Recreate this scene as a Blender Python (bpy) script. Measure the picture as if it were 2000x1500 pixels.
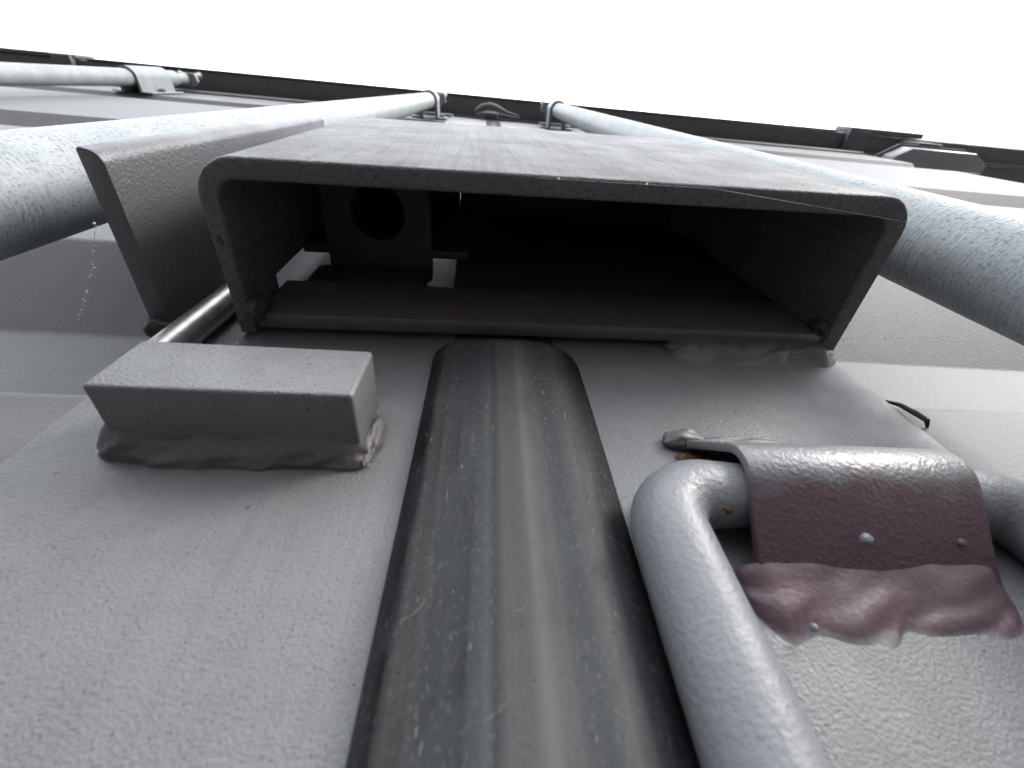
import bpy, bmesh, math, random
from mathutils import Vector, Matrix, noise as mnoise
random.seed(7)
R = math.radians
for o in list(bpy.data.objects):
    bpy.data.objects.remove(o)
scene = bpy.context.scene
COL = scene.collection

# ------------------------------------------------------------------ camera
# metres; x along the doors, y into the container, z up; door stiles face -y at y=0
cam_d = bpy.data.cameras.new('camera')
cam = bpy.data.objects.new('camera', cam_d); COL.objects.link(cam)
scene.camera = cam
right = Vector((0.99601602, -0.08005625, -0.03928229))
down = Vector((0.04345228, 0.82038013, -0.57016519))
fwd = Vector((0.07787170, 0.56618676, 0.82059037))
m = Matrix.Identity(4)
for i in range(3):
    m[i][0] = right[i]; m[i][1] = -down[i]; m[i][2] = -fwd[i]
m[0][3], m[1][3], m[2][3] = 0.0, -0.08, 0.0
cam.matrix_world = m
cam_d.sensor_fit = 'HORIZONTAL'; cam_d.sensor_width = 36.0
cam_d.lens = 836.16 / 2000 * 36
cam_d.clip_start = 0.004; cam_d.clip_end = 2000
cam_d.dof.use_dof = True; cam_d.dof.focus_distance = 0.17; cam_d.dof.aperture_fstop = 17

# ------------------------------------------------------------------ sky, sun, exposure
world = bpy.data.worlds.new('World'); scene.world = world; world.use_nodes = True
SUN_ELEV, SUN_AZ = R(27), R(126)          # azimuth clockwise from +y
wn = world.node_tree.nodes; wl = world.node_tree.links
bg = wn['Background']; bg.inputs['Strength'].default_value = 0.1
sky = wn.new('ShaderNodeTexSky'); sky.sky_type = 'NISHITA'; sky.sun_disc = False
sky.sun_elevation = SUN_ELEV; sky.sun_rotation = SUN_AZ; sky.dust_density = 4; sky.air_density = 1.2
wtc = wn.new('ShaderNodeTexCoord')
wnoise = wn.new('ShaderNodeTexNoise'); wnoise.inputs['Scale'].default_value = 2.2; wnoise.inputs['Detail'].default_value = 5
wramp = wn.new('ShaderNodeValToRGB')
wramp.color_ramp.elements[0].position = 0.3; wramp.color_ramp.elements[0].color = (0.76, 0.81, 0.88, 1)
wramp.color_ramp.elements[1].position = 0.75; wramp.color_ramp.elements[1].color = (0.94, 0.97, 1, 1)
wmul = wn.new('ShaderNodeVectorMath'); wmul.operation = 'SCALE'   # closed cloud layer
wmix = wn.new('ShaderNodeMix'); wmix.data_type = 'RGBA'; wmix.inputs[0].default_value = 0.9
wl.new(wtc.outputs['Generated'], wnoise.inputs['Vector']); wl.new(wnoise.outputs['Fac'], wramp.inputs[0])
wsep = wn.new('ShaderNodeSeparateXYZ'); wl.new(wtc.outputs['Generated'], wsep.inputs[0])
wcie = wn.new('ShaderNodeMapRange')        # standard overcast sky: the horizon is a third as bright as the zenith
wcie.inputs[1].default_value = 0; wcie.inputs[2].default_value = 1; wcie.inputs[3].default_value = 22.0 / 3; wcie.inputs[4].default_value = 22.0
wl.new(wsep.outputs[2], wcie.inputs[0]); wl.new(wcie.outputs[0], wmul.inputs['Scale'])
wl.new(wramp.outputs[0], wmul.inputs[0]); wl.new(sky.outputs[0], wmix.inputs[6]); wl.new(wmul.outputs[0], wmix.inputs[7])
wl.new(wmix.outputs[2], bg.inputs['Color'])
sd = bpy.data.lights.new('sun', 'SUN'); sd.energy = 1.15; sd.angle = R(18); sd.color = (1, 0.97, 0.93)
sun = bpy.data.objects.new('sun', sd); COL.objects.link(sun)
sv = Vector((math.sin(SUN_AZ) * math.cos(SUN_ELEV), math.cos(SUN_AZ) * math.cos(SUN_ELEV), math.sin(SUN_ELEV)))
sun.rotation_euler = sv.to_track_quat('Z', 'Y').to_euler()
vs = scene.view_settings
vs.view_transform = 'Standard'; vs.look = 'None'; vs.exposure = 1.54; vs.gamma = 1.0; vs.use_curve_mapping = False
scene.render.engine = 'CYCLES'
cy = scene.cycles
cy.max_bounces = 4; cy.diffuse_bounces = 2; cy.glossy_bounces = 2; cy.transmission_bounces = 1; cy.caustics_reflective = False; cy.caustics_refractive = False
cy.use_adaptive_sampling = True; cy.adaptive_threshold = 0.03; cy.use_denoising = True
scene.render.resolution_x = 1024; scene.render.resolution_y = 768

# ------------------------------------------------------------------ materials
class NT:
    def __init__(s, name):
        s.mat = bpy.data.materials.new(name); s.mat.use_nodes = True
        s.n = s.mat.node_tree.nodes; s.l = s.mat.node_tree.links; s.b = s.n['Principled BSDF']
        s.tc = s.n.new('ShaderNodeTexCoord'); s.co = s.tc.outputs['Object']
    def mapped(s, sc):
        k = s.n.new('ShaderNodeMapping'); k.inputs['Scale'].default_value = sc; s.l.new(s.co, k.inputs[0]); return k.outputs[0]
    def noise(s, scale, detail=3, vec=None, rough=0.5):
        k = s.n.new('ShaderNodeTexNoise'); k.inputs['Scale'].default_value = scale; k.inputs['Detail'].default_value = detail
        k.inputs['Roughness'].default_value = rough
        s.l.new(vec or s.co, k.inputs['Vector']); return k.outputs['Fac']
    def voro(s, scale, vec=None, out='Distance'):
        k = s.n.new('ShaderNodeTexVoronoi'); k.inputs['Scale'].default_value = scale; s.l.new(vec or s.co, k.inputs['Vector']); return k
    def ramp(s, fac, a, b, lo=0.0, hi=1.0):
        k = s.n.new('ShaderNodeMapRange'); k.interpolation_type = 'SMOOTHSTEP'
        k.inputs[1].default_value = a; k.inputs[2].default_value = b; k.inputs[3].default_value = lo; k.inputs[4].default_value = hi
        s.l.new(fac, k.inputs[0]); return k.outputs[0]
    def math(s, op, a, b=None):
        k = s.n.new('ShaderNodeMath'); k.operation = op
        for i, v in enumerate((a, b)):
            if v is None: continue
            if isinstance(v, (int, float)): k.inputs[i].default_value = v
            else: s.l.new(v, k.inputs[i])
        return k.outputs[0]
    def mix(s, fac, a, b):
        k = s.n.new('ShaderNodeMix'); k.data_type = 'RGBA'
        for i, v in ((0, fac), (6, a), (7, b)):
            if isinstance(v, (int, float)): k.inputs[i].default_value = v
            elif isinstance(v, tuple): k.inputs[i].default_value = v + (1,) if len(v) == 3 else v
            else: s.l.new(v, k.inputs[i])
        return k.outputs[2]
    def set(s, name, v):
        if isinstance(v, tuple): s.b.inputs[name].default_value = v + (1,) if len(v) == 3 else v
        elif isinstance(v, (int, float)): s.b.inputs[name].default_value = v
        else: s.l.new(v, s.b.inputs[name])
    def bump(s, heights, dist):
        prev = None
        for h, st in heights:
            k = s.n.new('ShaderNodeBump'); k.inputs['Strength'].default_value = st; k.inputs['Distance'].default_value = dist
            s.l.new(h, k.inputs['Height'])
            if prev is not None: s.l.new(prev, k.inputs['Normal'])
            prev = k.outputs[0]
        s.l.new(prev, s.b.inputs['Normal'])

def specks(t, scale, size, keep, vec=None):
    """small random dots: 1 inside a dot"""
    v = t.voro(scale, vec)
    d = t.ramp(v.outputs['Distance'], size * 0.5, size, 1, 0)
    sep = t.n.new('ShaderNodeSeparateColor'); t.l.new(v.outputs['Color'], sep.inputs[0])
    k = t.ramp(sep.outputs[0], 1 - keep - 0.02, 1 - keep, 0, 1)
    return t.math('MULTIPLY', d, k)

def paint(name, base, rough=0.42, grain=900, dist=0.0004, streak=0.0, dirt=0.25, speck=0.5, rust=0.0, spec=0.5, var=0.88, rvar=0.10, maroon=None, foot=False):
    t = NT(name)
    n1 = t.noise(grain, 2, rough=0.6); n3 = t.noise(45, 4, rough=0.68)
    if maroon:      # maroon reflection from below, painted into the colour under the bend, in patches
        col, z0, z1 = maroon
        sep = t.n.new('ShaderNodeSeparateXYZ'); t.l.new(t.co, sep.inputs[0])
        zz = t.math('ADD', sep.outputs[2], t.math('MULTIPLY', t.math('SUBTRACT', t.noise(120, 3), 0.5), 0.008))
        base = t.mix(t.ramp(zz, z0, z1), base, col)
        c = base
    else:
        c = t.mix(t.ramp(n3, 0.38, 0.66), base, tuple(x * var for x in base))
    c = t.mix(t.ramp(n3, 0.55, 0.75, 0, dirt), c, (0.12, 0.11, 0.095))
    if streak:
        s1 = t.noise(1.0, 3, t.mapped((480, 480, 14)), 0.7)
        c = t.mix(t.ramp(s1, 0.47, 0.66, 0, streak), c, (0.060, 0.058, 0.055))
        if streak > 0.3: c = t.mix(t.ramp(n1, 0.5, 0.68, 0, streak), c, (0.060, 0.057, 0.053))
    if speck:
        c = t.mix(t.math('MULTIPLY', t.ramp(t.noise(1700, 1), 0.63, 0.71), speck), c, (0.03, 0.028, 0.027))
        c = t.mix(t.math('MULTIPLY', t.ramp(t.noise(480, 1), 0.755, 0.77), speck), c, (0.03, 0.028, 0.027))
    if rust:
        r1 = t.ramp(t.noise(85, 4, rough=0.7), 0.62, 0.70, 0, rust)
        c = t.mix(r1, c, t.mix(n1, (0.17, 0.06, 0.022), (0.06, 0.028, 0.018)))
    if foot:        # door paint carried over the thin edge of the bead
        sy = t.n.new('ShaderNodeSeparateXYZ'); t.l.new(t.co, sy.inputs[0])
        c = t.mix(t.ramp(t.math('ADD', sy.outputs[1], t.math('MULTIPLY', t.math('SUBTRACT', n3, 0.5), 0.002)), -.0007, .0001), c, GREY)
    t.set('Base Color', c)
    t.set('Roughness', t.ramp(n3, 0.3, 0.7, rough - 0.3 * rvar, rough + rvar)); t.set('Specular IOR Level', spec)
    t.bump([(n1, 1.0)], dist)
    return t.mat

M = {}
GREY = (0.140, 0.1415, 0.1465)
MAR = (0.080, 0.050, 0.061)  # tint of the reflected maroon cast on down-facing steel
M['door'] = paint('door_grey_paint', GREY, 0.44, 1350, 0.00030, streak=0.12, dirt=0.08, speck=0.75, spec=0.4, var=0.92)
M['panel'] = paint('panel_grey_paint', GREY, 0.56, 1100, 0.00025, dirt=0.06, speck=0.5, spec=0.20, var=0.96, rvar=0.0)
M['box'] = paint('lock_box_paint', (0.134, 0.134, 0.136), 0.58, 850, 0.0005, streak=0.45, dirt=0.12, speck=0.5, rust=0.15, spec=0.25)
M['block'] = paint('block_paint', (0.142, 0.144, 0.150), 0.42, 1200, 0.00032, dirt=0.10, speck=0.8)
M['plate'] = paint('guard_plate_paint', (0.112, 0.113, 0.122), 0.38, 1000, 0.0003, dirt=0.10, speck=0.3)
M['ring'] = paint('ring_paint', (0.150, 0.154, 0.167), 0.42, 900, 0.00025, dirt=0.06, speck=0.35, var=0.94)
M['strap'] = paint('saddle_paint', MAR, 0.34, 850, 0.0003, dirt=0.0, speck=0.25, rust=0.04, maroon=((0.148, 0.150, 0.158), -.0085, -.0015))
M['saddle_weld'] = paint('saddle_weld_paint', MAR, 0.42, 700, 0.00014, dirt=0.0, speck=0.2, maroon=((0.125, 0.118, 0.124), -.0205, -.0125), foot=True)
M['weld'] = paint('weld_paint', (0.112, 0.104, 0.106), 0.45, 600, 0.00014, dirt=0.12, speck=0.3, foot=True)
M['inner'] = paint('shade_dark_inner', (0.050, 0.045, 0.048), 0.55, 500, 0.0003, dirt=0.15, speck=0.3, rust=0.2, spec=0.3)  # darker than the box paint: shade inside the box is in the colour
M['header'] = paint('header_paint', (0.125, 0.124, 0.128), 0.55, 300, 0.0001, dirt=0.15, speck=0.0)
M['hinge'] = paint('hinge_paint', (0.27, 0.28, 0.29), 0.40, 300, 0.0001, dirt=0.10, speck=0.0)

def galv():
    t = NT('galvanised_steel')
    n1 = t.noise(800, 3, rough=0.7); n2 = t.noise(1.0, 2, t.mapped((90, 90, 1000)), 0.6); n3 = t.noise(40, 4)
    c = t.mix(t.ramp(n3, 0.35, 0.65), (0.30, 0.325, 0.332), (0.245, 0.272, 0.285))
    c = t.mix(t.ramp(n1, 0.52, 0.64, 0, 0.55), c, (0.085, 0.085, 0.079))
    c = t.mix(t.ramp(n2, 0.52, 0.68, 0, 0.45), c, (0.34, 0.36, 0.37))
    t.set('Base Color', c); t.set('Metallic', 0.0); t.set('Specular IOR Level', 0.35); t.set('Roughness', t.ramp(n1, 0.3, 0.7, 0.42, 0.62))
    t.bump([(t.math('ADD', n2, t.math('MULTIPLY', n1, 0.6)), 1.0)], 0.0003)
    return t.mat
M['galv'] = galv()

def rubber():
    t = NT('black_gasket_rubber')
    sx = t.noise(1.0, 3, t.mapped((150, 60, 1.5)), 0.6); sy = t.noise(1.0, 4, t.mapped((900, 300, 25)), 0.7); n = t.noise(60, 5, rough=0.7)
    fine = t.noise(1500, 2)
    sep = t.n.new('ShaderNodeSeparateXYZ'); t.l.new(t.co, sep.inputs[0])
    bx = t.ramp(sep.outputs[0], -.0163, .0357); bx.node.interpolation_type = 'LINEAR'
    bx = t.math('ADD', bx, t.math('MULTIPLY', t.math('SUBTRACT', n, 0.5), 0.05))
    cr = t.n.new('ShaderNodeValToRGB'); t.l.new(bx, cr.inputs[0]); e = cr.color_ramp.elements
    bands = [  # worn lengthwise bands; a highlight and darker edges are painted in too
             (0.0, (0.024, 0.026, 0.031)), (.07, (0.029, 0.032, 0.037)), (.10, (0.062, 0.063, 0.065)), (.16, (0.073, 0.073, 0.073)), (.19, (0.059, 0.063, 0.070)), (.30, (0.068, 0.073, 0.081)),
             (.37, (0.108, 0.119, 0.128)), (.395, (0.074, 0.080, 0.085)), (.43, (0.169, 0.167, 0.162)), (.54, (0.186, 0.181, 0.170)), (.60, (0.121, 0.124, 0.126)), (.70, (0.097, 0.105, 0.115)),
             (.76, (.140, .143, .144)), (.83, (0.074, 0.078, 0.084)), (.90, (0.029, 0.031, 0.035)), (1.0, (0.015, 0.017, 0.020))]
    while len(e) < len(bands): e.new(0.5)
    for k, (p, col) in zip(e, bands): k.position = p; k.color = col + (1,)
    c = t.mix(t.ramp(sx, 0.40, 0.65, 0, 0.5), cr.outputs[0], (0.050, 0.053, 0.057))
    c = t.mix(t.ramp(n, 0.48, 0.75, 0, 0.4), c, (0.10, 0.097, 0.09))
    c = t.mix(t.ramp(sy, 0.56, 0.8, 0, 0.4), c, (0.12, 0.115, 0.105))
    c = t.mix(t.ramp(t.noise(1.0, 2, t.mapped((1700, 1000, 900))), 0.56, 0.70, 0, 0.40), c, (0.18, 0.175, 0.165))
    c = t.mix(t.ramp(t.noise(1.0, 1, t.mapped((1300, 1000, 330)), 0.3), 0.76, 0.79, 0, 0.7), c, (0.33, 0.31, 0.28))
    c = t.mix(t.ramp(fine, 0.66, 0.72, 0, 0.6), c, (0.012, 0.012, 0.012))
    t.set('Base Color', c); t.set('Roughness', t.ramp(n, 0.3, 0.7, 0.5, 0.7)); t.set('Specular IOR Level', 0.28)
    t.bump([(fine, 0.2), (sy, 0.15)], 0.0002)
    return t.mat
M['rubber'] = rubber()

def simple(name, col, rough, metal=0.0, scale=200, var=0.25, bst=0.2):
    t = NT(name); n = t.noise(scale, 4)
    t.set('Base Color', t.mix(t.ramp(n, 0.3, 0.7), col, tuple(x * (1 - var) for x in col))); t.set('Roughness', rough); t.set('Metallic', metal)
    t.bump([(n, bst)], 0.0003)
    return t.mat
M['steel'] = simple('worn_bare_steel', (0.42, 0.41, 0.40), 0.32, 0.85, 300, 0.3, 0.3)
M['silk'] = simple('spider_silk', (0.75, 0.75, 0.72), 0.5)
M['gap_dark'] = simple('gap_black', (0.02, 0.018, 0.016), 0.7)  # black for the shaded hole beside the stile

def dirt_ground():
    t = NT('red_brown_dirt'); n = t.noise(0.8, 8, rough=0.7); g = t.noise(25, 6, rough=0.7)
    c = t.mix(t.ramp(n, 0.3, 0.7), (0.072, 0.060, 0.063), (0.056, 0.048, 0.050))
    t.set('Base Color', t.mix(t.ramp(g, 0.4, 0.7, 0, 0.5), c, (0.05, 0.042, 0.042))); t.set('Roughness', 0.95); t.bump([(g, 0.6)], 0.01)
    return t.mat
M['dirt'] = dirt_ground()

# ------------------------------------------------------------------ helpers
def link(name, me, mat, parent=None, smooth=True, loc=None):
    o = bpy.data.objects.new(name, me); COL.objects.link(o)
    if mat is not None and not me.materials: me.materials.append(mat)
    if parent is not None: o.parent = parent
    if loc is not None: o.location = loc
    return o
def from_bm(name, bm, mat, parent=None, sharp=40, smooth=True):
    bmesh.ops.recalc_face_normals(bm, faces=bm.faces)
    me = bpy.data.meshes.new(name); bm.to_mesh(me); bm.free()
    if smooth:
        for p in me.polygons: p.use_smooth = True
        me.set_sharp_from_angle(angle=R(sharp))
    return link(name, me, mat, parent)
def thing(name, label, cat, loc=(0, 0, 0), group=None):
    o = bpy.data.objects.new(name, None); COL.objects.link(o); o.location = loc; o.empty_display_size = 0.02
    tag(o, label, cat, group); return o
def tag(o, label, cat, group=None):
    o['label'] = label; o['category'] = cat
    if group: o['group'] = group
    return o
def round_poly(pts, radii, n=8, closed=True):
    """fillet the corners of a 2D polyline"""
    out = []; N = len(pts)
    for i, p in enumerate(pts):
        r = radii[i] if isinstance(radii, (list, tuple)) else radii
        if r <= 0 or (not closed and i in (0, N - 1)):
            out.append(Vector(p)); continue
        p = Vector(p); a = (Vector(pts[i - 1]) - p); b = (Vector(pts[(i + 1) % N]) - p)
        la, lb = a.length, b.length; a.normalize(); b.normalize()
        ang = a.angle(b); t = min(r / math.tan(ang / 2), la * 0.49, lb * 0.49); rr = t * math.tan(ang / 2)
        c = p + (a + b).normalized() * (rr / math.sin(ang / 2))
        s = p + a * t - c; e = p + b * t - c; tot = s.angle(e); sg = 1 if (s.x * e.y - s.y * e.x) > 0 else -1
        for k in range(n + 1):
            w = sg * tot * k / n; out.append(c + Vector((s.x * math.cos(w) - s.y * math.sin(w), s.x * math.sin(w) + s.y * math.cos(w))))
    return out
def prism(outline, axis, a0, a1, bevel=0.0, seg=2, cuts=1, jitter=0.0):
    """extrude a closed 2D outline along axis; axis z: outline is (x,y); axis x: outline is (y,z); axis y: (x,z)"""
    bm = bmesh.new()
    def P(u, v, w):
        return {'z': (u, v, w), 'x': (w, u, v), 'y': (u, w, v)}[axis]
    rings = []
    for k in range(cuts + 1):
        w = a0 + (a1 - a0) * k / cuts
        rings.append([bm.verts.new(P(p[0], p[1], w)) for p in outline])
    N = len(outline)
    for k in range(cuts):
        for i in range(N):
            bm.faces.new((rings[k][i], rings[k][(i + 1) % N], rings[k + 1][(i + 1) % N], rings[k + 1][i]))
    c0 = bm.faces.new(rings[0][::-1]); c1 = bm.faces.new(rings[-1])
    bmesh.ops.recalc_face_normals(bm, faces=bm.faces)
    if bevel:
        es = [e for e in bm.edges if e.is_manifold and e.calc_face_angle(0) > R(35)]
        bmesh.ops.bevel(bm, geom=es, offset=bevel, segments=seg, profile=0.5, affect='EDGES', clamp_overlap=True)
    bmesh.ops.triangulate(bm, faces=[f for f in bm.faces if len(f.verts) > 4])
    if jitter:
        for v in bm.verts: v.co += mnoise.noise_vector(v.co * 180) * jitter
    return bm
def box_bm(x0, x1, y0, y1, z0, z1, bevel=0.001, seg=2, sub=0, jitter=0.0):
    bm = bmesh.new(); bmesh.ops.create_cube(bm, size=1)
    for v in bm.verts:
        v.co = Vector((x0 + (v.co.x + .5) * (x1 - x0), y0 + (v.co.y + .5) * (y1 - y0), z0 + (v.co.z + .5) * (z1 - z0)))
    if bevel: bmesh.ops.bevel(bm, geom=list(bm.edges), offset=bevel, segments=seg, profile=0.5, affect='EDGES')
    if sub: bmesh.ops.subdivide_edges(bm, edges=list(bm.edges), cuts=sub, use_grid_fill=True)
    if jitter:
        for v in bm.verts: v.co += mnoise.noise_vector(v.co * 120) * jitter
    return bm
def tube_bm(path, rad, n=16, caps=True, bm=None):
    bm = bm or bmesh.new(); rings = []; N = len(path)
    up = None
    for i, p in enumerate(path):
        p = Vector(p); a = Vector(path[max(0, i - 1)]); b = Vector(path[min(N - 1, i + 1)]); t = (b - a).normalized()
        if up is None:
            up = t.orthogonal().normalized()
        else:
            up = (up - t * up.dot(t)).normalized()
        s = t.cross(up); r = rad[i] if isinstance(rad, (list, tuple)) else rad
        rings.append([bm.verts.new(p + (up * math.cos(2 * math.pi * k / n) + s * math.sin(2 * math.pi * k / n)) * r) for k in range(n)])
    for i in range(N - 1):
        for k in range(n):
            bm.faces.new((rings[i][k], rings[i][(k + 1) % n], rings[i + 1][(k + 1) % n], rings[i + 1][k]))
    if caps:
        bm.faces.new(rings[0][::-1]); bm.faces.new(rings[-1])
    return bm
def fillet_weld(x0, x1, top, low, nx=70, nv=12, seed=0, lump=0.0012, end=0.006, bulge=.0022, fx=110, rp=1.0, conc=1.15):
    """lumpy weld bead between a ledge line top(x)->(y,z) and a foot line low(x)->(y,z), bulging outwards"""
    bm = bmesh.new(); grid = []
    for i in range(nx + 1):
        u = i / nx; x = x0 + (x1 - x0) * u
        ty, tz = top(x); ly, lz = low(x)
        e = min(1, min(u, 1 - u) * (x1 - x0) / end); e = math.sqrt(max(0, 1 - (1 - e) ** 2))
        ty = ly + (ty - ly) * (.12 + .88 * e); lz = tz + (lz - tz) * (.12 + .88 * e)
        row = []
        for j in range(nv + 1):
            v = j / nv
            y = ly + (ty - ly) * (1 - v) ** conc; z = tz + (lz - tz) * v
            nrm = Vector((0, -(tz - lz), -(ly - ty))).normalized()
            q = Vector((x * fx + v * 1.5, v * 1.6, seed))
            b = (math.sin(math.pi * v) * bulge + lump * (mnoise.noise(q) + 0.5 * mnoise.noise(q * 2.3)) * math.sin(math.pi * v)) * e
            rip = rp * 0.00012 * math.sin(x * 2600 + 2.2 * math.sin(v * 3) + 3 * mnoise.noise(q)) * math.sin(math.pi * v)
            p = Vector((x + 0.0012 * mnoise.noise(q * 1.7 + Vector((5, 0, 0))), y, z)) + nrm * (b + rip)
            row.append(bm.verts.new((p.x, min(p.y, 0.004), p.z)))
        grid.append(row)
    for i in range(nx):
        for j in range(nv):
            bm.faces.new((grid[i][j], grid[i + 1][j], grid[i + 1][j + 1], grid[i][j + 1]))
    # close the back so the bead is solid
    back = [bm.verts.new((r[0].co.x, 0.004, (r[0].co.z + r[-1].co.z) / 2)) for r in grid]
    for i in range(nx):
        bm.faces.new((grid[i][0], back[i], back[i + 1], grid[i + 1][0])); bm.faces.new((grid[i][-1], grid[i + 1][-1], back[i + 1], back[i]))
    bm.faces.new([v for v in grid[0]] + [back[0]]); bm.faces.new([v for v in grid[-1]][::-1] + [back[-1]])
    return bm
def wob(x, amp, f, ph): return amp * (math.sin(x * f + ph) + 0.6 * math.sin(x * f * 2.3 + ph * 1.7) + 0.4 * math.sin(x * f * 4.1 + ph * 3))

# ------------------------------------------------------------------ ground (lights the undersides)
bm = bmesh.new(); bmesh.ops.create_grid(bm, x_segments=1, y_segments=1, size=400)
for v in bm.verts: v.co.z = -1.2
g = from_bm('ground', bm, M['dirt'], smooth=False); g['kind'] = 'structure'

# ------------------------------------------------------------------ container doors
def corrugated(x0, x1, dz, yo, st):
    prof = [(0, -1.10), (0, -0.46), (.031, -.42), (.031, -.35), (0, -.31), (0, .103), (.031, .137), (.031, .187), (0, .232 + st),
            (0, .60), (.031, .635), (.031, .70), (0, .745), (0, 1.13), (.031, 1.165), (.031, 1.22), (0, 1.265), (0, 1.46)]
    prof = [(y + yo, z + dz) for y, z in prof]
    pl = round_poly(prof, 0.007, 8, closed=False)
    bk = []
    for i, p in enumerate(pl):
        t = (pl[min(i + 1, len(pl) - 1)] - pl[max(i - 1, 0)]).normalized(); bk.append(p + Vector((abs(t.y), -t.x if t.y > 0 else t.x)) * 0.002)
    bm = bmesh.new()
    a, b, c, d_ = ([bm.verts.new((x, p[0], p[1])) for p in q] for x, q in ((x0, pl), (x1, pl), (x1, bk), (x0, bk)))
    for i in range(len(pl) - 1):
        for u, v in ((a, b), (b, c), (c, d_), (d_, a)): bm.faces.new((u[i], v[i], v[i + 1], u[i + 1]))
    bm.faces.new((a[0], d_[0], c[0], b[0])); bm.faces.new((a[-1], b[-1], c[-1], d_[-1]))
    return bm
for sgn, xs, xe, dz, lab in ((-1, -0.109, -1.17, 0.0, 'left grey corrugated container door carrying the stop block'),
                             (1, 0.1445, 1.17, 0.011, 'right grey corrugated container door carrying the lock box')):
    d = thing('container_door', lab, 'container door', (0, 0, -1.1)); d['kind'] = 'thing'
    def up(o): o.location = (0, 0, 1.1); return o
    x_in = 0.0045 if sgn < 0 else 0.0055
    up(from_bm('stile', box_bm(min(xs, x_in), max(xs, x_in), 0, 0.045, -1.1, 1.46, 0.0012, 3), M['door'], d))
    a = xs - sgn * 0.004
    up(from_bm('panel', corrugated(min(a, xe), max(a, xe), dz, 0.0012, .022 if sgn > 0 else 0), M['panel'], d, 35))
    up(from_bm('top_rail', box_bm(min(xs + sgn * .0005, xe), max(xs + sgn * .0005, xe), -0.004, 0.04, 1.462, 1.53, 0.004, 3), M['panel'], d))
    if sgn > 0:
        right_door = d
        bmx = tube_bm([(.1452, .001, .117), (.1462, -.0006, .1125), (.1470, -.0012, .107), (.1478, -.0012, .1035), (.1484, .001, .1025)], [.0004, .0008, .0010, .0009, .0004], 8)
        up(from_bm('gap_dark_lump', bmx, M['gap_dark'], d))  # black lump standing in for the dark hole between stile and panel

# ------------------------------------------------------------------ roof header above the doors
h = thing('roof_header', 'dark steel roof header running across the top of both doors', 'roof header', (0, 0, 1.55))
def hp(name, bmm, mat=None):
    o = from_bm(name, bmm, mat or M['header'], h); o.location = (0, 0, -1.55); return o
hp('beam', box_bm(-1.9, 2.4, -0.05, 0.06, 1.552, 1.70, 0.006, 3))
hp('drip_lip', box_bm(-1.14, 1.12, -0.0545, -0.0505, 1.548, 1.60, 0.001, 2))
hp('reinforcing_plate', box_bm(1.15, 1.40, -0.066, -0.051, 1.54, 1.62, 0.003, 2))
hp('reinforcing_plate', box_bm(-1.9, -1.16, -0.060, -0.051, 1.545, 1.62, 0.003, 2))
hp('tab', box_bm(-1.215, -1.165, -0.058, 0.0, 1.532, 1.5505, 0.002, 2), M['panel'])
hp('tab', box_bm(1.145, 1.215, -0.058, 0.0, 1.535, 1.5505, 0.002, 2), M['panel'])
hp('seal_strip', tube_bm([(-1.9, 0.002, 1.545), (2.4, 0.002, 1.545)], 0.006, 10), M['panel'])

# ------------------------------------------------------------------ rubber gasket between the doors
def gasket():
    prof = [(-.0163, 0), (-.0160, .0016), (-.0126, .0052), (-.0116, .0060), (-.0110, .0061), (-.0086, .0066), (-.0080, .0069), (-.0076, .0069), (-.004, .0076),
            (0.000, .0081), (.0036, .0083), (.0041, .00815), (.0046, .0084), (.010, .0086), (.016, .0083), (.0195, .0079), (.0205, .0079), (.0225, .0077), (.026, .0067),
            (.029, .0052), (.032, .0034), (.0345, .0014), (.0357, 0)]
    zs = [-1.1, -.6, -.3] + [-.2 + .0075 * i for i in range(44)] + [.1275 + .0013 * i for i in range(14)] + [.16, .3, .7, 1.45]
    bm = bmesh.new(); rows = []
    for z in zs:
        t = min(1, max(0, (z - .124) / .018)); t = t * t * (3 - 2 * t) if t < 1 else 1
        q = math.sqrt(max(0, 1 - t * t)) if t < 1 else 0
        hs = .17 + .83 * q; ws = .80 + .20 * q
        row = []
        for x, hh in prof:
            xx = .010 + (x - .010) * ws + .0003 * mnoise.noise(Vector((x * 40, z * 14, 1)))
            row.append(bm.verts.new((xx, .0005 - hh * hs - .00025 * mnoise.noise(Vector((x * 90, z * 25, 3))) * min(1, hh * 300), z)))
        rows.append(row)
    for i in range(len(zs) - 1):
        for k in range(len(prof) - 1): bm.faces.new((rows[i][k], rows[i + 1][k], rows[i + 1][k + 1], rows[i][k + 1]))
    bmesh.ops.solidify(bm, geom=list(bm.faces), thickness=0.001)
    return bm
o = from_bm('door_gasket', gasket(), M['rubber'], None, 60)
tag(o, 'dusty black rubber gasket strip running up the gap between the two doors', 'gasket')

# ------------------------------------------------------------------ lock box
lb = thing('lock_box', 'open bottomed painted steel lock box welded to the right door over the gasket', 'lock box', (0.03, 0, 0.143))
lb.rotation_euler = (0, R(-2.2), 0)
def inlb(name, bmm, mat, sharp=40, parent=lb):
    for v in bmm.verts: v.co -= Vector((0.03, 0, 0.143))
    return from_bm(name, bmm, mat, parent, sharp)
ZB, ZT = .143, .322
outer = round_poly([(-.0847, -.0125), (-.0850, -.0578), (.1462, -.0610), (.1458, -.0008)], [0, .0122, .0122, 0], 14)
inner = round_poly([(.1388, -.0008), (.1388, -.0541), (-.0793, -.0516), (-.0797, -.0125)], [0, .0062, .0062, 0], 12)
bm = prism(outer + inner, 'z', ZB, ZT, 0.0011, 3, 1)
inlb('housing', bm, M['box'])
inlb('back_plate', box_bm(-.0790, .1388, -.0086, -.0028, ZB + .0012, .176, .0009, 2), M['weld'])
inlb('side_foot', box_bm(-.0847, -.0797, -.0130, -.0012, ZB + .0003, .170, .0006, 2), M['box'])
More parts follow.
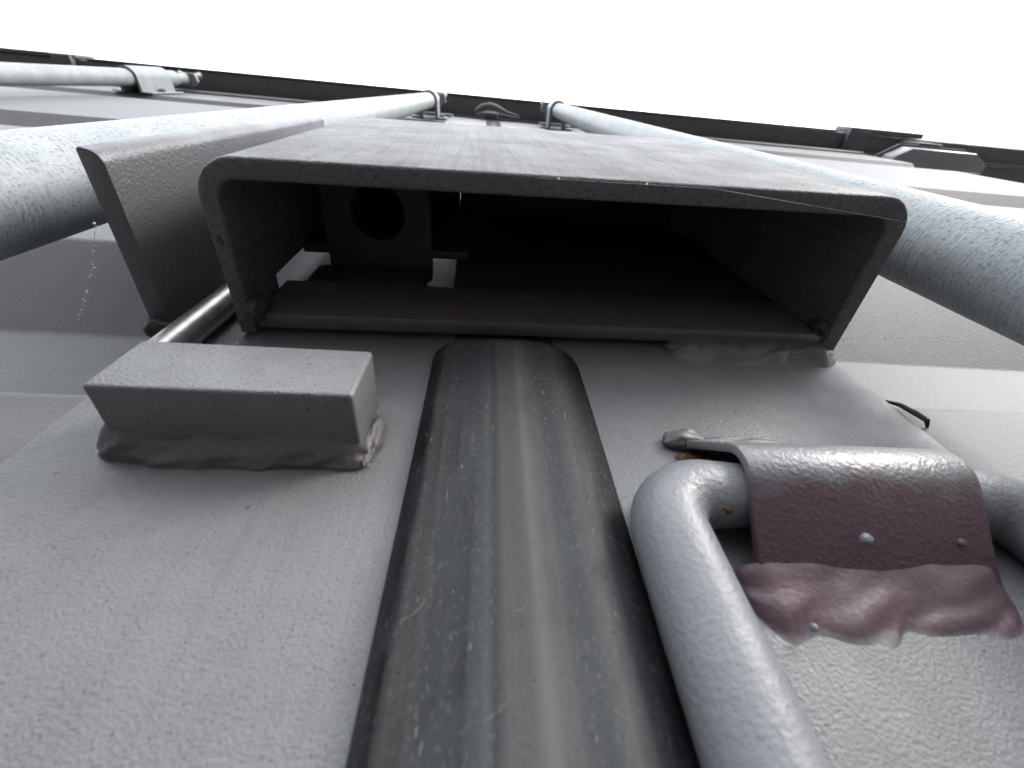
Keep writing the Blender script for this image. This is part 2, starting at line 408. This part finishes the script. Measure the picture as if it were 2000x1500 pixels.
inlb('back_plate', box_bm(-.0110, .1386, -.0080, -.0030, .1775, ZT - .0085, .0009, 2), M['inner'])  # dark plate added to stand in for deep shade on the door behind
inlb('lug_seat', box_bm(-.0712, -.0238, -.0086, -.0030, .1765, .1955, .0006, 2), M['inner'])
inlb('back_plate', box_bm(-.0790, -.0050, -.0160, -.0120, .2000, ZT - .0125, .0009, 2), M['inner'])  # added likewise, keeps the left back of the box dark
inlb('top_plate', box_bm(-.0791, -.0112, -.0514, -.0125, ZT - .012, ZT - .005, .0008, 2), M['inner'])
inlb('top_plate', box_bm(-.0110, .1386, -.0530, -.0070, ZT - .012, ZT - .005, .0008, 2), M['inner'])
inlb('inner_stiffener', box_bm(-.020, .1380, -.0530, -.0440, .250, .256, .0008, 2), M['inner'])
wb = fillet_weld(.072, .1455, lambda x: (-.0052, .1445), lambda x: (.0008, .1318 + wob(x, .0008, 150, 1)), 90, 14, 3, .0014, .012, .0015)
inlb('weld_bead', wb, M['weld'], 60)
def blob(c, r, sc, seed, amp=.25, f=160):
    bmm = bmesh.new(); bmesh.ops.create_icosphere(bmm, subdivisions=4, radius=1)
    for v in bmm.verts:
        n = v.co.copy(); k = 1 + amp * mnoise.noise(n * 1.6 + Vector((seed, 0, 0))) + amp * .4 * mnoise.noise(n * 4 + Vector((0, seed, 0)))
        v.co = Vector((c[0] + n.x * sc[0] * r * k, c[1] + n.y * sc[1] * r * k, c[2] + n.z * sc[2] * r * k))
    return bmm
inlb('weld_bead', blob((-.0778, -.0100, .1455), .004, (.75, 1.2, 1.5), 2.0), M['inner'], 60)
inlb('weld_bead', blob((.1372, -.0100, .1475), .003, (.8, 1.2, 1.6), 5.0), M['inner'], 60)

# ------------------------------------------------------------------ lug with padlock hole, seen inside the box
def lug():
    x0, x1, y0, y1 = -.0702, -.0243, -.0450, -.0010
    out = round_poly([(x0, y1), (x0, y0), (x1, y0), (x1, y1)], [0, .006, .009, 0], 8)
    hc = Vector((-.0470, -.0312)); hr = .0118; n = 40
    bm = bmesh.new()
    N = len(out); faces = []
    def ring(z):
        o = []; i = []
        M_ = 96
        # resample the outline evenly
        per = [0]
        for k in range(N): per.append(per[-1] + (out[(k + 1) % N] - out[k]).length)
        for k in range(M_):
            s = per[-1] * k / M_; j = max(q for q in range(N) if per[q] <= s + 1e-9); f = (s - per[j]) / (per[j + 1] - per[j])
            p = out[j].lerp(out[(j + 1) % N], f); o.append(p)
        for p in o:
            d = (p - hc).normalized(); i.append(hc + d * hr)
        return [bm.verts.new((p.x, p.y, z)) for p in o], [bm.verts.new((p.x, p.y, z)) for p in i]
    o0, i0 = ring(.197); o1, i1 = ring(.203); K = len(o0)
    for k in range(K):
        j = (k + 1) % K
        bm.faces.new((o0[k], o0[j], i0[j], i0[k])); bm.faces.new((o1[k], i1[k], i1[j], o1[j]))
        bm.faces.new((o0[k], o1[k], o1[j], o0[j])); bm.faces.new((i0[k], i0[j], i1[j], i1[k]))
    return bm
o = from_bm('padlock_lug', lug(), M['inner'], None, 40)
tag(o, 'shade-darkened steel lug with a round padlock hole inside the lock box', 'lug')

# ------------------------------------------------------------------ guard plate left of the lock box
gp = thing('guard_plate', 'upright flat steel plate standing off the left door beside the lock box', 'plate', (-.112, 0, .14))
def ingp(name, bmm, mat, sharp=40):
    for v in bmm.verts: v.co -= Vector((-.112, 0, .14))
    return from_bm(name, bmm, mat, gp, sharp)
prof = round_poly([(-.1150, -.0005), (-.1150, -.0575), (-.1085, -.0560), (-.1085, -.0005)], [0, .0012, .0045, 0], 8)
bm = prism(prof, 'z', .140, .334, .0006, 2)
ingp('plate', bm, M['plate'])
ingp('weld_bead', blob((-.1118, -.0015, .1385), .0042, (.9, .9, 1.0), 9.0), M['inner'], 60)
ingp('round_bar', tube_bm([(-.0965, -.0052, .114), (-.0965, -.0052, .166)], .0050, 24), M['steel'])

# ------------------------------------------------------------------ stop block
sb = thing('stop_block', 'short square grey steel bar welded to the left door below the lock box', 'block', (-.0565, 0, .088))
def insb(name, bmm, mat, sharp=40):
    for v in bmm.verts: v.co -= Vector((-.0565, 0, .088))
    return from_bm(name, bmm, mat, sb, sharp)
insb('bar', box_bm(-.0850, -.0280, -.0207, -.0022, .0785, .0985, .0010, 3), M['block'])
wb = fillet_weld(-.0900, -.0262, lambda x: (-.0085 + .0016 * math.sin((x + .08) * 120) - .0012 * math.sin((x + .03) * 330), .0795),
                 lambda x: (.0006, .0752 + wob(x, .0007, 130, .5)), 110, 18, 11, .0013, .008, .0017, 90, .8, 1.5)
insb('weld_bead', wb, M['weld'], 60)
insb('weld_bead', blob((-.0272, -.0012, .0862), .0036, (.7, .8, 2.4), 4.0, .3), M['weld'], 60)

# ------------------------------------------------------------------ saddle bracket and lashing ring
sk = thing('saddle_bracket', 'bent grey steel saddle welded to the right door holding the lashing ring', 'bracket', (.085, 0, .066))
def insk(name, bmm, mat, sharp=40):
    for v in bmm.verts: v.co -= Vector((.085, 0, .066))
    return from_bm(name, bmm, mat, sk, sharp)
mid = round_poly([(-.0005, .0436), (-.0215, .0662), (-.0010, .0900)], [0, .0088, 0], 18, closed=False)
th = .0023; inn = []
for i, p in enumerate(mid):
    t = (mid[min(i + 1, len(mid) - 1)] - mid[max(i - 1, 0)]).normalized(); nn = Vector((-t.y, t.x))
    if nn.x < 0: nn = -nn
    inn.append(p + nn * th)
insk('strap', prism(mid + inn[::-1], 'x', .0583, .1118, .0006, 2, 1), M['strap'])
def interp(x, tab):
    for (a, u), (b, v) in zip(tab, tab[1:]):
        if x <= b: k = max(0, (x - a) / (b - a)); k = k * k * (3 - 2 * k); return u + (v - u) * k
    return tab[-1][1]
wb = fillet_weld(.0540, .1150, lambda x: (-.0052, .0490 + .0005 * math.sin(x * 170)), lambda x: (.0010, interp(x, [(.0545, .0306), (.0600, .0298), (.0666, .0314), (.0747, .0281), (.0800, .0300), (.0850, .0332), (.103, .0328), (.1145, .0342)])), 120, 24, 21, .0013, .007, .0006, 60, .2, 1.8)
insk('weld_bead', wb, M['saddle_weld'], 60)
wb = blob((.0590, -.0012, .0893), .0042, (1.5, .75, .85), 6.0, .2); insk('weld_bead', wb, M['weld'], 60)
wb = blob((.076, -.0005, .0895), .0030, (5.0, .6, .7), 7.0, .2); insk('weld_bead', wb, M['weld'], 60)
insk('paint_drip', blob((.0800, -.0105, .0507), .0011, (1, 1, 1), 1.0, .2), M['ring'], 60)
insk('paint_drip', blob((.0633, -.0032, .0368), .0007, (1, 1, 1.1), 1.4, .2), M['ring'], 60)

RB = .0072
def ring_path():
    y = -.0074; zc = .0643; xl, xr = .0408, .1290; zr = .0655
    pts = [(xl, y + .001, -.14), (xl, y, -.08), (xl, y, -.03), (xl, y, 0.02)]
    rr = .0108
    for k in range(13):
        a = math.pi - k / 12 * math.pi / 2; pts.append((xl + rr + rr * math.cos(a), y, zc - rr + rr * math.sin(a)))
    for k in range(1, 8): pts.append((xl + rr + (xr - xl - 2 * rr) * k / 8, y, zc))
    for k in range(13):
        a = math.pi / 2 - k / 12 * math.pi / 2; pts.append((xr - rr + rr * math.cos(a), y, zc - rr + rr * math.sin(a)))
    pts += [(xr, y, .02), (xr, y, -.03), (xr, y, -.08), (xr, y + .001, -.14)]
    for k in range(1, 16):
        a = -k / 15 * math.pi; c = (xl + xr) / 2; w = (xr - xl) / 2; pts.append((c + w * math.cos(a), y + .001, -.14 + w * math.sin(a)))
    return pts
rp_ = ring_path()
o = from_bm('lashing_ring', tube_bm(rp_, [RB if p[2] > .060 and .052 < p[0] < .118 else RB + .0006 for p in rp_], 32), M['ring'], None, 50)
lashing_ring = o
tag(o, 'thick grey painted steel lashing ring hanging through the saddle bracket', 'lashing ring')

# ------------------------------------------------------------------ galvanised locking rods with clamps and cam ends
def make_rod(x, y, z1, lab):
    t = thing('locking_rod', lab, 'locking rod', (x, y, -1.0), 'galvanised locking rods')
    from_bm('pipe', tube_bm([(0, 0, 0), (0, 0, 0.6), (0, 0, 1.2), (0, 0, z1 + 1.0)], .017, 48), M['galv'], t, 50)
    c = [(0.0, 0.0, z1 + 1.0 + .001), (0, 0, z1 + 1.02), (0, 0, z1 + 1.05)]
    from_bm('cam_collar', tube_bm(c, [.012, .012, .0135], 24), M['galv'], t, 50)
    cb = prism(round_poly([(-.026, -.014), (.026, -.014), (.030, .006), (.012, .018), (-.012, .018), (-.030, .006)], .004, 4), 'z', z1 + 1.052, z1 + 1.066, .002)
    from_bm('cam', cb, M['galv'], t, 40)
    for s in (-1, 1):
        from_bm('cam_finger', tube_bm([(s * .022, -.008, z1 + 1.064), (s * .026, -.012, z1 + 1.080), (s * .020, -.006, z1 + 1.094)], .0055, 10), M['galv'], t, 50)
    return t
def make_clamp(x, y, z0, z1, lab):
    t = thing('rod_clamp', lab, 'clamp', (x, 0, z0), 'clamps holding the locking rods')
    yr = y; r0, r1 = .0178, .0228
    out = []; fl = .044
    arc = lambda r: [(r * math.cos(a), yr + r * math.sin(a)) for a in [-i / 24 * math.pi for i in range(25)]]
    o_ = [(fl, -.0035), (r1 + .001, -.0035)] + arc(r1) + [(-r1 - .001, -.0035), (-fl, -.0035)]
    i_ = [(-fl, -.0005), (-r0, -.0005)] + arc(r0)[::-1] + [(r0, -.0005), (fl, -.0005)]
    from_bm('strap', prism([Vector(p) for p in o_ + i_], 'z', 0, z1 - z0, .0005, 1), M['galv'], t, 40)
    for s in (-1, 1):
        b = bmesh.new(); bmesh.ops.create_cone(b, segments=6, radius1=.008, radius2=.0075, depth=.006, cap_ends=True)
        for v in b.verts: v.co = Vector((s * .033 + v.co.x, -.0035 - .003 - v.co.z, (z1 - z0) / 2 + v.co.y))
        from_bm('bolt', b, M['galv'], t, 30)
    return t
YR = -.0385
make_rod(-.1575, YR, 1.42, 'galvanised locking rod on the left door nearest the lock box')
make_rod(.1775, -.0420, 1.44, 'galvanised locking rod to the right of the lock box')
make_rod(-.8460, -.0300, 1.44, 'far galvanised locking rod near the left edge under the header')
make_clamp(-.1575, YR, 1.30, 1.36, 'galvanised clamp at the top of the rod left of the lock box')
make_clamp(.1775, -.0420, 1.32, 1.38, 'galvanised clamp at the top of the rod right of the lock box')
make_clamp(-.8460, -.0300, 1.26, 1.39, 'wide galvanised clamp on the far left locking rod')

# ------------------------------------------------------------------ hinge lug at the right, keeper at the centre
def inhg(name, bmm, mat, parent):
    o = from_bm(name, bmm, mat, parent, 30)
    if parent is right_door: o.location = (0, 0, 1.1)
    return o
pr = [Vector(p) for p in ((1.215, -.004), (1.262, -.030), (1.470, -.030), (1.520, -.004), (1.520, .022), (1.215, .022))]
hg = inhg('hinge', prism(pr, 'z', 1.40, 1.45, .004, 2), M['hinge'], right_door)
hg['label'] = 'faceted grey hinge blade below the roof header'
inhg('hinge_rim', prism([Vector(p) for p in ((1.200, -.002), (1.256, -.036), (1.476, -.036), (1.536, -.002), (1.536, .020), (1.200, .020))], 'z', 1.4502, 1.458, .001, 1), M['panel'], hg)
inhg('knuckle', tube_bm([(1.40, -.030, 1.46), (1.40, -.030, 1.55)], .014, 20), M['hinge'], hg)
inhg('strap', box_bm(1.325, 1.395, -.044, -.034, 1.459, 1.545, .002, 2), M['panel'], hg)
kp = thing('gasket_keeper', 'small rounded keeper on the gap between the doors below the header', 'keeper', (0, 0, 1.44))
def inkp(name, bmm):
    for v in bmm.verts: v.co -= Vector((0, 0, 1.44))
    return from_bm(name, bmm, M['panel'], kp, 50)
inkp('body', box_bm(-.020, .022, -.020, -.004, 1.43, 1.46, .005, 4))
inkp('hook', tube_bm([(-.042, -.016, 1.470), (-.024, -.026, 1.474), (-.002, -.031, 1.475), (.018, -.028, 1.474), (.045, -.020, 1.472), (.085, -.014, 1.472)], [.007, .011, .012, .010, .006, .003], 14))

# ------------------------------------------------------------------ spider silk
def silk(name, pts, lab, nsp, seed, rad=.00007, sp=(.00018, .0004)):
    rnd = random.Random(seed); V = [Vector(p) for p in pts]; path = []
    for i in range(len(V) - 1):
        for k in range(8): path.append(V[i].lerp(V[i + 1], k / 8))
    path.append(V[-1])
    bm = tube_bm(path, rad, 5)
    for k in range(nsp):
        p = path[rnd.randrange(len(path))] + Vector((rnd.uniform(-1, 1), rnd.uniform(-1, 1), rnd.uniform(-1, 1))) * .0005
        g_ = bmesh.ops.create_icosphere(bm, subdivisions=1, radius=rnd.uniform(*sp))
        for v in g_['verts']: v.co = p + Vector((v.co.x * rnd.uniform(.6, 1.6), v.co.y, v.co.z * rnd.uniform(.6, 1.8)))
    o = from_bm(name, bm, M['silk'], None, 60); return tag(o, lab, 'spider thread')
silk('spider_thread', [(-.1152, -.0370, .1356), (-.1215, -.0250, .1372), (-.1300, -.0130, .1375), (-.1367, -.0005, .1351)], 'dotted spider thread hanging from the guard plate', 26, 1)
silk('spider_thread', [(.015, -.0585, .1412), (.070, -.0595, .1415), (.1465, -.0530, .1475)], 'single fine spider thread across the opening of the lock box', 2, 2, .00005)
silk('spider_thread', [(.1460, -.006, .150), (.1750, -.004, .158), (.205, -.004, .160), (.235, -.003, .160)], 'dotted spider thread right of the lock box', 16, 3, .00005)

# ------------------------------------------------------------------ rust spots and lint
M['lint'] = simple('dusty_lint', (0.30, 0.27, 0.23), 0.8)
M['rust'] = simple('orange_rust', (0.105, 0.050, 0.027), 0.8, 0.0, 900, 0.5, 0.6)
insk('rust_spot', blob((.1040, -.0082, .0521), .0011, (1, .55, .9), 3.0, .2), M['rust'], 60)
insk('rust_spot', blob((.0610, -.0004, .0832), .0026, (2.0, .15, .8), 3.6, .4), M['rust'], 60)
inlb('rust_spot', blob((-.0330, -.0555, ZB + .0003), .0010, (1, 1, .35), 8.0, .4), M['rust'], 60)
inlb('rust_spot', blob((-.0822, -.0340, ZB + .0003), .0016, (.8, 1.4, .3), 8.5, .4), M['rust'], 60)
prof_h = [(-.0163, 0), (-.0116, .0058), (-.004, .0074), (.0046, .0081), (.016, .0081), (.0225, .0075), (.029, .0050), (.0357, 0)]
def hgt(x):
    for (a, u), (b, v) in zip(prof_h, prof_h[1:]):
        if x <= b: return u + (v - u) * (x - a) / (b - a)
    return 0
bm = bmesh.new(); rnd = random.Random(5)
for k in range(46):
    x = rnd.uniform(-.013, .031); z = rnd.uniform(-.01, .13) if k < 26 else rnd.uniform(.105, .138); a = rnd.uniform(0, 6.28); L = rnd.uniform(.0006, .0028); cv = rnd.uniform(-1.5, 1.5)
    pts = []
    for q in range(5):
        u = q / 4 - .5; px = x + math.cos(a + cv * u) * L * u * 2; pz = z + math.sin(a + cv * u) * L * u * 2
        t = min(1, max(0, (pz - .124) / .018)); pts.append((px, -hgt(px) * (.17 + .83 * math.sqrt(1 - t * t)) - .0003, pz))
    tube_bm(pts, rnd.uniform(.00002, .000045), 5, True, bm)
o = from_bm('lint', bm, M['lint'], bpy.data.objects['door_gasket'], 60); o['kind'] = 'stuff'

from_bm('rust_patch', blob((.0535, -.0098, .0583), .0016, (1.5, .9, .8), 12.0, .4), M['rust'], lashing_ring, 60)
